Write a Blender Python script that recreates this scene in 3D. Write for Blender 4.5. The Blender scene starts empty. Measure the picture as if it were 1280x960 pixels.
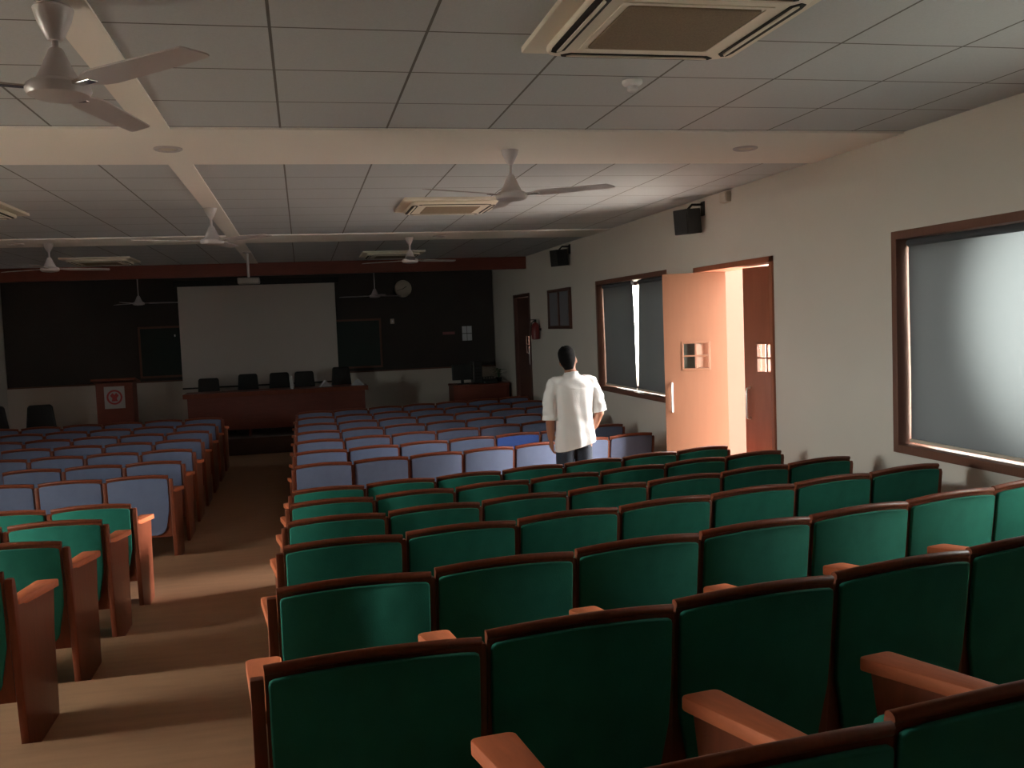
import bpy, bmesh, math, random
from mathutils import Vector, Matrix
random.seed(7)
PI = math.pi
SC = bpy.context.scene
COL = SC.collection
CAMZ = 2.09                       # eye height above the lowest floor
XR, XL, YF, YB, ZC = 3.92, -5.45, 19.3, -6.0, 3.225   # room shell

# ------------------------------------------------------------------ materials
def mat(name, col, rough=0.6, metal=0.0, noise=None, bump=None, spec=0.5, coat=0.0):
    """Principled surface; noise=(scale, amount, stretch) varies the base colour, bump=(scale, strength)."""
    m = bpy.data.materials.new(name); m.use_nodes = True
    nt = m.node_tree; b = nt.nodes['Principled BSDF']
    b.inputs['Base Color'].default_value = (*col, 1)
    b.inputs['Roughness'].default_value = rough
    b.inputs['Metallic'].default_value = metal
    b.inputs['Specular IOR Level'].default_value = spec
    b.inputs['Coat Weight'].default_value = coat
    if noise or bump:
        tc = nt.nodes.new('ShaderNodeTexCoord')
    if noise:
        sc, amt, st = noise
        mp = nt.nodes.new('ShaderNodeMapping'); mp.inputs['Scale'].default_value = st
        nz = nt.nodes.new('ShaderNodeTexNoise'); nz.inputs['Scale'].default_value = sc; nz.inputs['Detail'].default_value = 5
        mx = nt.nodes.new('ShaderNodeMix'); mx.data_type = 'RGBA'
        mx.inputs['A'].default_value = (*[c*(1-amt) for c in col], 1)
        mx.inputs['B'].default_value = (*[min(1, c*(1+amt)) for c in col], 1)
        nt.links.new(tc.outputs['Object'], mp.inputs['Vector']); nt.links.new(mp.outputs[0], nz.inputs['Vector'])
        nt.links.new(nz.outputs['Fac'], mx.inputs['Factor']); nt.links.new(mx.outputs['Result'], b.inputs['Base Color'])
    if bump:
        nz2 = nt.nodes.new('ShaderNodeTexNoise'); nz2.inputs['Scale'].default_value = bump[0]; nz2.inputs['Detail'].default_value = 4
        bp = nt.nodes.new('ShaderNodeBump'); bp.inputs['Strength'].default_value = bump[1]; bp.inputs['Distance'].default_value = 0.01
        nt.links.new(tc.outputs['Object'], nz2.inputs['Vector']); nt.links.new(nz2.outputs['Fac'], bp.inputs['Height'])
        nt.links.new(bp.outputs[0], b.inputs['Normal'])
    return m

GRAIN = (1, 1, 1)
M = {}
M['wall'] = mat('painted_wall', (.64, .59, .53), .75, noise=(1.3, .05, GRAIN), bump=(60, .06))
M['plaster'] = mat('white_plaster', (.86, .82, .77), .8, noise=(1.0, .03, GRAIN))
M['floor'] = mat('brown_floor', (.36, .19, .10), .65, noise=(3, .22, (1, 6, 1)), bump=(40, .05))
M['stage'] = mat('stage_carpet', (.10, .06, .05), .9, noise=(30, .2, GRAIN))
M['wood'] = mat('mahogany', (.19, .046, .020), .42, noise=(5, .3, (12, 12, 1.2)), spec=.3, coat=.08)
M['armwood'] = mat('arm_wood', (.56, .145, .058), .6, noise=(5, .22, (14, 1.5, 14)), spec=.25)
M['framewood'] = mat('frame_wood', (.155, .065, .042), .45, noise=(6, .2, (10, 10, 1)))
M['green'] = mat('green_plush', (.019, .175, .122), .85, noise=(9, .32, GRAIN), bump=(220, .07), spec=.25)
M['blue'] = mat('blue_plush', (.135, .165, .26), .85, noise=(9, .15, GRAIN), bump=(220, .07), spec=.25)
M['deepblue'] = mat('deep_blue_plush', (.06, .12, .40), .85, noise=(9, .15, GRAIN), bump=(220, .07), spec=.25)
M['black'] = mat('black_paint', (.012, .011, .010), .7)
M['blackpanel'] = mat('black_wall_panel', (.045, .037, .033), .8, noise=(2, .15, GRAIN))
M['chalk'] = mat('chalkboard', (.010, .022, .018), .6, noise=(3, .2, GRAIN))
M['screen'] = mat('projection_cloth', (.66, .60, .57), .8)
M['acplastic'] = mat('ac_plastic', (.80, .73, .62), .45)
M['acgrille'] = mat('ac_grille', (.26, .19, .125), .8, noise=(120, .3, GRAIN), bump=(300, .5))
M['dark'] = mat('dark_void', (.02, .018, .016), .8)
M['fan'] = mat('fan_enamel', (.52, .475, .485), .35, coat=.3)
M['chrome'] = mat('steel', (.70, .68, .66), .25, metal=1.0)
M['handle'] = mat('handle_metal', (.82, .80, .78), .35, metal=.6)
M['doorlam'] = mat('door_laminate', (.165, .073, .041), .40, noise=(4, .1, (6, 6, .8)))
M['doorred'] = mat('door_red_wood', (.33, .105, .055), .38, noise=(4, .18, (6, 6, .8)))
M['darkdoor'] = mat('dark_door', (.085, .032, .022), .45, noise=(4, .2, (6, 6, .8)))
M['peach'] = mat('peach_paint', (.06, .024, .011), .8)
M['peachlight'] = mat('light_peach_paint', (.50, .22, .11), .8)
M['terrace'] = mat('terrace_stone', (.50, .45, .39), .8, noise=(2, .1, GRAIN))
M['paper'] = mat('paper', (.75, .75, .78), .8)
M['redink'] = mat('red_print', (.42, .05, .05), .6)
M['shirt'] = mat('white_shirt', (.74, .735, .73), .85, bump=(90, .12), spec=.2)
M['trousers'] = mat('dark_trousers', (.022, .030, .048), .85, bump=(120, .2))
M['skin'] = mat('brown_skin', (.34, .155, .095), .5)
M['hair'] = mat('black_hair', (.006, .0055, .0055), .9, bump=(150, .6), spec=.12)
M['shoe'] = mat('black_shoe', (.02, .02, .02), .35)
M['clockface'] = mat('clock_face', (.72, .70, .66), .5)
M['speaker'] = mat('speaker_black', (.018, .017, .017), .6, bump=(300, .3))
M['monitor'] = mat('monitor_black', (.02, .022, .022), .4)
M['tablewood'] = mat('red_table_wood', (.17, .036, .02), .5, noise=(4, .25, (1.5, 10, 10)), coat=.05)
M['beige'] = mat('beige_plastic', (.55, .48, .40), .5)
M['redcan'] = mat('red_enamel', (.17, .02, .018), .35)
M['leaf'] = mat('plant_leaf', (.05, .09, .04), .6)

def glass_mat():
    m = bpy.data.materials.new('window_glass'); m.use_nodes = True
    nt = m.node_tree; nt.nodes.remove(nt.nodes['Principled BSDF'])
    t = nt.nodes.new('ShaderNodeBsdfTransparent'); g = nt.nodes.new('ShaderNodeBsdfGlossy')
    t.inputs['Color'].default_value = (.90, .94, .92, 1); g.inputs['Roughness'].default_value = .03
    mx = nt.nodes.new('ShaderNodeMixShader'); mx.inputs[0].default_value = .06
    nt.links.new(t.outputs[0], mx.inputs[1]); nt.links.new(g.outputs[0], mx.inputs[2])
    nt.links.new(mx.outputs[0], nt.nodes['Material Output'].inputs['Surface'])
    return m
M['glass'] = glass_mat()

def blind_mat(name='blind_fabric', trans=0.024):
    """Woven roller-blind cloth: grey, letting part of the daylight through."""
    m = bpy.data.materials.new(name); m.use_nodes = True
    nt = m.node_tree; b = nt.nodes['Principled BSDF']
    b.inputs['Base Color'].default_value = (.065, .067, .075, 1); b.inputs['Roughness'].default_value = .9
    tr = nt.nodes.new('ShaderNodeBsdfTranslucent'); tr.inputs['Color'].default_value = (.20, .21, .22, 1)
    tc = nt.nodes.new('ShaderNodeTexCoord'); nz = nt.nodes.new('ShaderNodeTexNoise'); nz.inputs['Scale'].default_value = 250
    bp = nt.nodes.new('ShaderNodeBump'); bp.inputs['Strength'].default_value = .15
    nt.links.new(tc.outputs['Object'], nz.inputs['Vector']); nt.links.new(nz.outputs['Fac'], bp.inputs['Height']); nt.links.new(bp.outputs[0], b.inputs['Normal'])
    mx = nt.nodes.new('ShaderNodeMixShader'); mx.inputs[0].default_value = trans
    nt.links.new(b.outputs[0], mx.inputs[1]); nt.links.new(tr.outputs[0], mx.inputs[2])
    nt.links.new(mx.outputs[0], nt.nodes['Material Output'].inputs['Surface'])
    return m
M['blind'] = blind_mat()

def tile_mat():
    """600 mm mineral-fibre tiles: grid lines drawn from object coordinates."""
    m = bpy.data.materials.new('ceiling_tiles'); m.use_nodes = True
    nt = m.node_tree; b = nt.nodes['Principled BSDF']; b.inputs['Roughness'].default_value = .55
    b.inputs['Specular IOR Level'].default_value = .35
    tc = nt.nodes.new('ShaderNodeTexCoord'); sp = nt.nodes.new('ShaderNodeSeparateXYZ')
    nt.links.new(tc.outputs['Object'], sp.inputs[0])
    def line(sock, off, size):
        a = nt.nodes.new('ShaderNodeMath'); a.operation = 'SUBTRACT'; a.inputs[1].default_value = off
        d = nt.nodes.new('ShaderNodeMath'); d.operation = 'DIVIDE'; d.inputs[1].default_value = size
        p = nt.nodes.new('ShaderNodeMath'); p.operation = 'PINGPONG'; p.inputs[1].default_value = .5
        c = nt.nodes.new('ShaderNodeMath'); c.operation = 'LESS_THAN'; c.inputs[1].default_value = .010
        nt.links.new(sock, a.inputs[0]); nt.links.new(a.outputs[0], d.inputs[0]); nt.links.new(d.outputs[0], p.inputs[0]); nt.links.new(p.outputs[0], c.inputs[0])
        return c
    lx = line(sp.outputs['X'], -.06, .6); ly = line(sp.outputs['Y'], 3.75, .6)
    mxx = nt.nodes.new('ShaderNodeMath'); mxx.operation = 'MAXIMUM'
    nt.links.new(lx.outputs[0], mxx.inputs[0]); nt.links.new(ly.outputs[0], mxx.inputs[1])
    nz = nt.nodes.new('ShaderNodeTexNoise'); nz.inputs['Scale'].default_value = 90; nt.links.new(tc.outputs['Object'], nz.inputs['Vector'])
    base = nt.nodes.new('ShaderNodeMix'); base.data_type = 'RGBA'
    base.inputs['A'].default_value = (.48, .505, .53, 1); base.inputs['B'].default_value = (.56, .59, .615, 1)
    nt.links.new(nz.outputs['Fac'], base.inputs['Factor'])
    mx = nt.nodes.new('ShaderNodeMix'); mx.data_type = 'RGBA'
    mx.inputs['B'].default_value = (.13, .125, .12, 1)
    nt.links.new(mxx.outputs[0], mx.inputs['Factor']); nt.links.new(base.outputs['Result'], mx.inputs['A'])
    nt.links.new(mx.outputs['Result'], b.inputs['Base Color'])
    bp = nt.nodes.new('ShaderNodeBump'); bp.inputs['Strength'].default_value = .5; bp.inputs['Distance'].default_value = .01; bp.invert = True
    nt.links.new(mxx.outputs[0], bp.inputs['Height']); nt.links.new(bp.outputs[0], b.inputs['Normal'])
    return m
M['tiles'] = tile_mat()

# ------------------------------------------------------------------ helpers
def bx(bm, x0, x1, y0, y1, z0, z1, bev=0.0, seg=2):
    """axis-aligned box with optional rounded edges"""
    t = bmesh.new(); bmesh.ops.create_cube(t, size=1)
    for v in t.verts:
        v.co = Vector(((x0+x1)/2+v.co.x*(x1-x0), (y0+y1)/2+v.co.y*(y1-y0), (z0+z1)/2+v.co.z*(z1-z0)))
    if bev: bmesh.ops.bevel(t, geom=t.edges[:], offset=bev, segments=seg, profile=.5, affect='EDGES')
    join(bm, t); return bm
def join(bm, t):
    me = bpy.data.meshes.new('tmp'); t.to_mesh(me); t.free(); bm.from_mesh(me); bpy.data.meshes.remove(me)
def prism(bm, pts, axis, a, b, bev=0.0, seg=2):
    """polygon (list of 2-D points) extruded along axis from a to b"""
    t = bmesh.new()
    def P(p, d):
        return {'X': (d, p[0], p[1]), 'Y': (p[0], d, p[1]), 'Z': (p[0], p[1], d)}[axis]
    A = [t.verts.new(P(p, a)) for p in pts]; B = [t.verts.new(P(p, b)) for p in pts]
    n = len(pts)
    t.faces.new(A); t.faces.new(B[::-1])
    for i in range(n): t.faces.new((A[i], B[i], B[(i+1) % n], A[(i+1) % n]))
    bmesh.ops.recalc_face_normals(t, faces=t.faces[:])
    if bev:
        es = [e for e in t.edges if any(len(f.verts) > 4 or n == 4 for f in e.link_faces) and sum(1 for f in e.link_faces if len(f.verts) == n) >= 1]
        bmesh.ops.bevel(t, geom=es, offset=bev, segments=seg, profile=.5, affect='EDGES')
    join(bm, t); return bm
def lathe(bm, prof, n=24, c=(0, 0, 0)):
    t = bmesh.new(); rings = []
    for r, z in prof:
        rings.append([t.verts.new((c[0]+r*math.cos(2*PI*k/n), c[1]+r*math.sin(2*PI*k/n), c[2]+z)) for k in range(n)])
    for a, b in zip(rings, rings[1:]):
        for k in range(n): t.faces.new((a[k], a[(k+1) % n], b[(k+1) % n], b[k]))
    t.faces.new(rings[0][::-1]); t.faces.new(rings[-1])
    bmesh.ops.recalc_face_normals(t, faces=t.faces[:]); join(bm, t); return bm
def tube(bm, pts, rad, n=10):
    """tapered tube through points; rad is a number or one per point"""
    pts = [Vector(p) for p in pts]; R = rad if isinstance(rad, (list, tuple)) else [rad]*len(pts)
    t = bmesh.new(); rings = []
    for i, p in enumerate(pts):
        d = ((pts[min(i+1, len(pts)-1)]-pts[max(i-1, 0)])).normalized()
        u = d.orthogonal().normalized() if i == 0 else (u - d*u.dot(d)).normalized()
        w = d.cross(u)
        rings.append([t.verts.new(p+(u*math.cos(2*PI*k/n)+w*math.sin(2*PI*k/n))*R[i]) for k in range(n)])
    for a, b in zip(rings, rings[1:]):
        for k in range(n): t.faces.new((a[k], a[(k+1) % n], b[(k+1) % n], b[k]))
    t.faces.new(rings[0][::-1]); t.faces.new(rings[-1])
    bmesh.ops.recalc_face_normals(t, faces=t.faces[:]); join(bm, t); return bm
def loft(bm, rings, n=28, power=2.0):
    """closed body through super-ellipse rings (cx, cy, cz, rx, ry)"""
    t = bmesh.new(); L = []
    for cx, cy, cz, rx, ry in rings:
        r_ = []
        for k in range(n):
            a = 2*PI*k/n; ca, sa = math.cos(a), math.sin(a)
            r_.append(t.verts.new((cx+rx*math.copysign(abs(ca)**(2/power), ca), cy+ry*math.copysign(abs(sa)**(2/power), sa), cz)))
        L.append(r_)
    for a, b in zip(L, L[1:]):
        for k in range(n): t.faces.new((a[k], a[(k+1) % n], b[(k+1) % n], b[k]))
    t.faces.new(L[0][::-1]); t.faces.new(L[-1])
    bmesh.ops.recalc_face_normals(t, faces=t.faces[:]); join(bm, t); return bm
def ball(bm, c, r, n=16):
    t = bmesh.new(); bmesh.ops.create_uvsphere(t, u_segments=n, v_segments=n//2+2, radius=1)
    r = r if isinstance(r, (tuple, list)) else (r, r, r)
    for v in t.verts: v.co = Vector((c[0]+v.co.x*r[0], c[1]+v.co.y*r[1], c[2]+v.co.z*r[2]))
    join(bm, t); return bm
def obj(name, bm, m, parent=None, smooth=False):
    me = bpy.data.meshes.new(name); bm.to_mesh(me); bm.free()
    me.materials.append(M[m] if isinstance(m, str) else m)
    if smooth:
        for p in me.polygons: p.use_smooth = True
        try: me.set_sharp_from_angle(angle=math.radians(40))
        except Exception: pass
    o = bpy.data.objects.new(name, me); COL.objects.link(o)
    if parent: o.parent = parent
    return o
def tag(o, label=None, cat=None, group=None, kind=None):
    if label: o['label'] = label
    if cat: o['category'] = cat
    if group: o['group'] = group
    if kind: o['kind'] = kind
    return o
def thing(name, label, cat, loc=(0, 0, 0), rz=0.0, group=None):
    o = bpy.data.objects.new(name, None); COL.objects.link(o); o.empty_display_size = .1
    o.location = loc; o.rotation_euler = (0, 0, rz)
    return tag(o, label, cat, group)
def dup(root, loc, rz, label, group=None):
    r = root.copy(); COL.objects.link(r); r.location = loc; r.rotation_euler = (0, 0, rz); r['label'] = label
    if group: r['group'] = group
    for ch in list(root.children):
        c = ch.copy(); COL.objects.link(c); c.parent = r
        for g in list(ch.children):
            d = g.copy(); COL.objects.link(d); d.parent = c
    return r
def struct(name, bm, m, parent=None, smooth=False):
    o = obj(name, bm, m, parent, smooth)
    if parent is None: o['kind'] = 'structure'
    return o
NB = bmesh.new
ORD = ['first', 'second', 'third', 'fourth', 'fifth', 'sixth', 'seventh', 'eighth', 'ninth']

# ------------------------------------------------------------------ camera (solved from the photograph's vanishing points)
yaw, pitch, roll, FPX = .21636, -.0654926, -.0387998, 1180.0
fw = Vector((math.sin(yaw)*math.cos(pitch), math.cos(yaw)*math.cos(pitch), math.sin(pitch)))
rt = Vector((math.cos(yaw), -math.sin(yaw), 0)); up = rt.cross(fw)
r2 = rt*math.cos(roll)+up*math.sin(roll); u2 = -rt*math.sin(roll)+up*math.cos(roll)
cam = bpy.data.cameras.new('camera'); cam.sensor_width = 36; cam.lens = FPX/1280*36; cam.clip_start = .05; cam.clip_end = 200
co = bpy.data.objects.new('camera', cam); COL.objects.link(co)
co.matrix_world = Matrix(((r2.x, u2.x, -fw.x, 0), (r2.y, u2.y, -fw.y, 0), (r2.z, u2.z, -fw.z, CAMZ), (0, 0, 0, 1)))
SC.camera = co

# ------------------------------------------------------------------ rows of seats: where they stand
def shift(X):                      # rows by the windows bend towards the stage
    u = max(0.0, X+.14); return .14*u+.015*u*u
GROW = [(1.22, .56), (2.20, .48), (3.17, .40), (4.16, .32), (5.10, .24), (6.07, .16), (7.04, .08)]   # back edge, floor level
BROW = [8.92+.965*k for k in range(7)]

# ------------------------------------------------------------------ floor with its tiers, stage, ceiling, walls
bm = NB()
bx(bm, XL, XR, YB, 17.2, -.12, 0)
xs = [XL, -1.2, -.14]+[-.14+.29*k for k in range(1, 15)]; xs[-1] = XR
edges = [r[0] for r in GROW[0:]]+[8.92]            # tier k ends at the back of the next row
tiers = [(GROW[0][0], .64)]+[(edges[k+1], GROW[k][1]) for k in range(7)]
for ye, h in tiers:
    t = bmesh.new(); prev = None
    zb = h-.08 if h > .1 else 0
    for X in xs:
        y = ye+.07+shift(X)
        c = [t.verts.new((X, YB, h)), t.verts.new((X, y, h)), t.verts.new((X, y, zb-.001)), t.verts.new((X, YB, zb-.001))]
        if prev:
            for i in range(4): t.faces.new((prev[i], prev[(i+1) % 4], c[(i+1) % 4], c[i]))
        else: t.faces.new(c)
        prev = c
    t.faces.new(prev[::-1]); bmesh.ops.recalc_face_normals(t, faces=t.faces[:]); join(bm, t)
struct('floor', bm, 'floor')
SZ = .29
bm = NB(); bx(bm, XL, XR, 16.65, YF, 0, SZ, .01); s = struct('stage_platform', bm, 'stage')

bm = NB(); bx(bm, XL-.3, XR+.3, YB-.3, YF+.3, ZC+.012, ZC+.2); struct('ceiling', bm, 'tiles')
bm = NB()
bx(bm, XL, XR, 5.57, 6.71, ZC, ZC+.03); bx(bm, XL, XR, 11.65, 12.6, ZC, ZC+.03)
bx(bm, XL, XR, YB, -.2, ZC, ZC+.03)
bx(bm, -.812, -.655, -.2, 5.57, ZC, ZC+.03); bx(bm, -.812, -.655, 6.71, 11.65, ZC, ZC+.03); bx(bm, -.812, -.655, 12.6, 16.3, ZC, ZC+.03)
struct('trim_1', bm, 'plaster')
bm = NB(); bx(bm, XL, XR, 16.3, 16.38, 3.02, ZC+.01, .004); struct('trim_2', bm, 'tablewood')      # timber fascia over the stage

WIN1 = (3.02, 5.70, 1.105, 2.595); WIN2 = (9.75, 12.28, 1.125, 2.595)
DOOR1 = (7.36, 9.0, .08, 2.565); DOOR2 = (16.12, 17.38, SZ, 2.59)
WT = .30
def holed_wall(name, x0, x1, holes, m):
    ys = sorted({YB, YF}|{h[0] for h in holes}|{h[1] for h in holes})
    b = NB()
    for a, c in zip(ys, ys[1:]):
        hs = [h for h in holes if h[0] <= a and h[1] >= c]
        if not hs: bx(b, x0, x1, a, c, -.12, ZC+.01)
        else:
            bx(b, x0, x1, a, c, -.12, hs[0][2]); bx(b, x0, x1, a, c, hs[0][3], ZC+.01)
    return struct(name, b, m)
holed_wall('wall_right', XR, XR+WT, [WIN1, DOOR1, WIN2, DOOR2], 'wall')
WIN3 = (3.35, 5.2, 1.105, 2.595); FILL_WIN = (16.9, 18.3, 1.105, 2.595)  # the one near the stage is unseen, added to brighten the front
holed_wall('wall_left', XL-WT, XL, [WIN3, FILL_WIN], 'wall')
bm = NB(); bx(bm, XL-.3, XR+.3, YB-.3, YB, -.12, ZC+.01); struct('wall_back', bm, 'blackpanel')
bm = NB(); bx(bm, XL-.3, XR+.3, YF, YF+.3, -.12, ZC+.01); struct('wall_front', bm, 'wall')
# black panelling over the upper part of the front wall
bm = NB(); bx(bm, XL+.02, XR-.02, YF-.035, YF, 1.22, ZC, .004)
struct('trim_3', bm, 'blackpanel')
bm = NB(); bx(bm, XL+.02, XR-.02, YF-.05, YF, 1.195, 1.22, .004); struct('trim_4', bm, 'framewood')

# ------------------------------------------------------------------ windows with timber frames, panes and roller blinds
def window(name, W, xw=XR, rz=0.0, mull=.5):
    y0, y1, z0, z1 = W
    w = bpy.data.objects.new(name, None); COL.objects.link(w); w['kind'] = 'structure'
    w.location = (xw, (y0+y1)/2, z0); w.rotation_euler = (0, 0, rz)
    cx = (y0+y1)/2
    def L(y): return y-cx
    b = NB(); f = .055
    for a, c, d, e in ((y0, y1, z0, z0+f), (y0, y1, z1-f, z1), (y0, y0+f, z0+f-.005, z1-f+.005), (y1-f, y1, z0+f-.005, z1-f+.005)):
        bx(b, -.018, .16, L(a), L(c), d-z0, e-z0, .004)
    obj('window_frame', b, 'framewood', w)
    b = NB()
    for k in range(3):
        yy = y0+f+(y1-y0-2*f)*(0, mull, 1)[k]
        bx(b, .17, .21, L(yy)-.025, L(yy)+.025, f, z1-z0-f, .003)
    bx(b, .17, .21, L(y0+f), L(y1-f), f, f+.05, .003); bx(b, .17, .21, L(y0+f), L(y1-f), z1-z0-f-.05, z1-z0-f, .003)
    obj('window_sash', b, 'framewood', w)
    b = NB(); bx(b, .188, .192, L(y0+f), L(y1-f), f, z1-z0-f); obj('window_pane', b, 'glass', w)
    return w
window('window_1', WIN1, mull=.537); window('window_2', WIN2); window('window_3', WIN3, XL, PI); window('fill_window', FILL_WIN, XL, PI)
def blind(label, yt0, yt1, yb0, yb1, z0, z1, group):
    cy = (yt0+yt1)/2
    t = thing('roller_blind', label, 'blind', (XR+(.075 if cy > 4 else .062), cy, z1), 0, group)
    b = bmesh.new(); n = 10
    rows = []
    for i in range(n+1):
        f = i/n
        a, c = yt0+(yb0-yt0)*f, yt1+(yb1-yt1)*f
        z = -.03-(z1-z0-.05)*f
        rows.append([b.verts.new((.004*math.sin(f*5+k*1.3), a+(c-a)*k/8-cy, z)) for k in range(9)])
    for r0, r1 in zip(rows, rows[1:]):
        for k in range(8): b.faces.new((r0[k], r0[k+1], r1[k+1], r1[k]))
    c = obj('blind_cloth', b, 'blind', t, True)
    b = NB(); tube(b, [(0, yt0-cy, -.03), (0, yt1-cy, -.03)], .024, 14); obj('roller_tube', b, 'blind', t, True)
    b = NB(); tube(b, [(0, yb0-cy, -(z1-z0)+.02), (0, yb1-cy, -(z1-z0)+.02)], .012, 10); obj('bottom_bar', b, 'beige', t, True)
    return t
g = 'grey roller blinds'
blind('grey roller blind of the big window, beyond its bright middle gap', 3.46, 4.475, 3.46, 4.475, 1.165, 2.545, g)
blind('wide grey roller blind glowing at one edge, in the big window near the green seats', 4.46, 5.635, 4.46, 5.635, 1.165, 2.545, g)
blind('grey roller blind between the bright slit and the far side of the distant window', 11.06, 12.21, 10.99, 12.21, 1.185, 2.545, g)
blind('grey roller blind between the bright slit and the open door leaf', 9.82, 10.82, 9.82, 10.96, 1.185, 2.545, g)

WB = blind('grey roller blind on the unseen window added to brighten the front, opposite wall', 17.08, 18.24, 17.08, 18.24, 1.165, 2.545, g); WB.location.x = XL-.075
# ------------------------------------------------------------------ doors
def structE(name, loc):
    o = bpy.data.objects.new(name, None); COL.objects.link(o); o.location = loc; o['kind'] = 'structure'; return o
def vision(b, x0, x1, z0, z1):
    """timber bars of a four-light vision panel in leaf space"""
    w = .022
    for a, c, d, e in ((x0-w, x1+w, z0-w, z0), (x0-w, x1+w, z1, z1+w), (x0-w, x0, z0, z1), (x1, x1+w, z0, z1),
                       ((x0+x1)/2-.011, (x0+x1)/2+.011, z0, z1), (x0, x1, (z0+z1)/2-.008, (z0+z1)/2+.008)):
        bx(b, a, c, -.027, .027, d, e, .003)
def leaf(parent, loc, rz, W, H, lam, hinge_at_max, panes):
    """leaf in its own space: x along the width from the hinge, handle at the far edge"""
    px0, px1, pz0, pz1 = panes
    b = NB()
    for a, c, d, e in ((0, W, 0, pz0), (0, W, pz1, H), (0, px0, pz0, pz1), (px1, W, pz0, pz1)):
        bx(b, a, c, -.02, .02, d, e)
    lf = obj('door_leaf', b, lam, parent); lf.location = loc; lf.rotation_euler = (0, 0, rz)
    b = NB(); vision(b, px0, px1, pz0, pz1); obj('vision_frame', b, lam, lf)
    b = NB(); bx(b, px0, px1, -.003, .003, pz0, pz1); obj('vision_pane', b, 'glass', lf)
    b = NB()
    for s in (-1, 1):
        x = W-.07
        tube(b, [(x, s*.02, 1.02), (x, s*.06, 1.03), (x, s*.065, 1.06), (x, s*.065, 1.27), (x, s*.06, 1.30), (x, s*.02, 1.31)], .011, 10)
    h = obj('door_handle', b, 'handle', lf, True); h['label'] = 'pale metal pull handle'
    return lf
d1 = structE('door_1', (XR, 8.18, .08))
b = NB()
for a, c, z0, z1 in ((7.36, 7.41, 0, 2.485), (8.95, 9.0, 0, 2.485), (7.36, 9.0, 2.435, 2.485)):
    bx(b, -.02, .31, a-8.18, c-8.18, z0, z1, .004)
obj('door_frame', b, 'doorred', d1)
# leaf swung into the room, hinged at the outer edge of the far jamb
leaf(d1, (0.250, 0.640, .012), 2.7136, 0.626, 2.42, 'doorlam', True, (.19, .43, 1.46, 1.71))
# leaf standing ajar, hinged at the near jamb
leaf(d1, (.28, 7.425-8.18, .012), PI/2+math.radians(15), .70, 2.41, 'doorred', True, (.27, .52, 1.46, 1.71))
d2 = structE('door_2', (XR, 16.75, SZ))
b = NB()
for a, c, z0, z1 in ((-.63, -.57, 0, 2.30), (.57, .63, 0, 2.30), (-.63, .63, 2.24, 2.30)): bx(b, -.02, .2, a, c, z0, z1, .004)
obj('door_frame', b, 'darkdoor', d2)
leaf(d2, (.06, .565, .01), -PI/2, 1.13, 2.225, 'darkdoor', True, (.68, .98, 1.22, 1.52))

# outside: terrace, peach piers beside both doors
bm = NB(); bx(bm, XR+WT, 30, -12, 40, -.2, .06); bx(bm, -40, XL-WT, -12, 40, -.2, .06); struct('ground', bm, 'terrace')
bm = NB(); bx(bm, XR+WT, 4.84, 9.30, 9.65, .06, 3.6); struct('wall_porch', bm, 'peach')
bm = NB(); bx(bm, 5.3, 5.5, 10.2, 14.6, .06, 3.4); struct('sky_blocker', bm, 'terrace')  # unseen wall added to keep sky light off the distant window
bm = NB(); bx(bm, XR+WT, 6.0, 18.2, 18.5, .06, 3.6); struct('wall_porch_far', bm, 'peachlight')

# ------------------------------------------------------------------ auditorium chairs
HW = .262
def topz(x): return .815+.020*(1-(x/HW)**2)
def lean(v):                       # the back leans away: y grows towards the floor, slight hollow across
    v.co.y += .09*(1-v.co.z/.84) - .030*(1-(v.co.x/HW)**2)
def back_board_bm():
    b = bmesh.new()
    pts = [(-HW, .26), (HW, .26)]+[(HW-2*HW*k/12, topz(HW-2*HW*k/12)) for k in range(13)]
    prism(b, pts, 'Y', .012, .034)
    for k in range(12):            # rounded top rail
        pass
    tube(b, [(HW-2*HW*k/12, .02, topz(HW-2*HW*k/12)+.002) for k in range(13)], .0135, 10)
    for v in b.verts: lean(v)
    return b
def pad_outline(hw, zb, drop, rc):
    pts = []
    for k in range(7):             # bottom corner, then up one side
        a = -PI/2+PI/2*k/6
        pts.append((hw-.03-rc+rc*math.cos(a), zb+rc+rc*math.sin(a)))
    pts.append((hw-.004, zb+rc+.13)); pts.append((hw, zb+rc+.24))
    pts += [(hw, topz(hw)-drop-.016), (hw-.003, topz(hw)-drop-.006), (hw-.012, topz(hw)-drop)]
    for k in range(1, 10):
        x = hw-2*hw*k/10; pts.append((x, topz(x)-drop))
    pts += [(-hw+.012, topz(hw)-drop), (-hw+.003, topz(hw)-drop-.006), (-hw, topz(hw)-drop-.016)]; pts.append((-hw, zb+rc+.24)); pts.append((-hw+.004, zb+rc+.13))
    for k in range(7):
        a = PI+PI/2*k/6
        pts.append((-(hw-.03-rc)+rc*math.cos(a), zb+rc+rc*math.sin(a)))
    return pts
def pad_bm(hw, y0, y1, zb, drop, rc, bev):
    b = bmesh.new(); prism(b, pad_outline(hw, zb, drop, rc), 'Y', y0, y1, bev, 3)
    for v in b.verts: lean(v)
    return b
def side_bm(x):
    pts = [(.10, 0), (.085, .10), (.016, .775), (.022, .795), (.05, .795), (.062, .78), (.085, .67), (.64, .605), (.60, .40), (.585, 0)]
    b = bmesh.new(); prism(b, pts, 'X', x-.016, x+.016, .004, 2); return b
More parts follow.
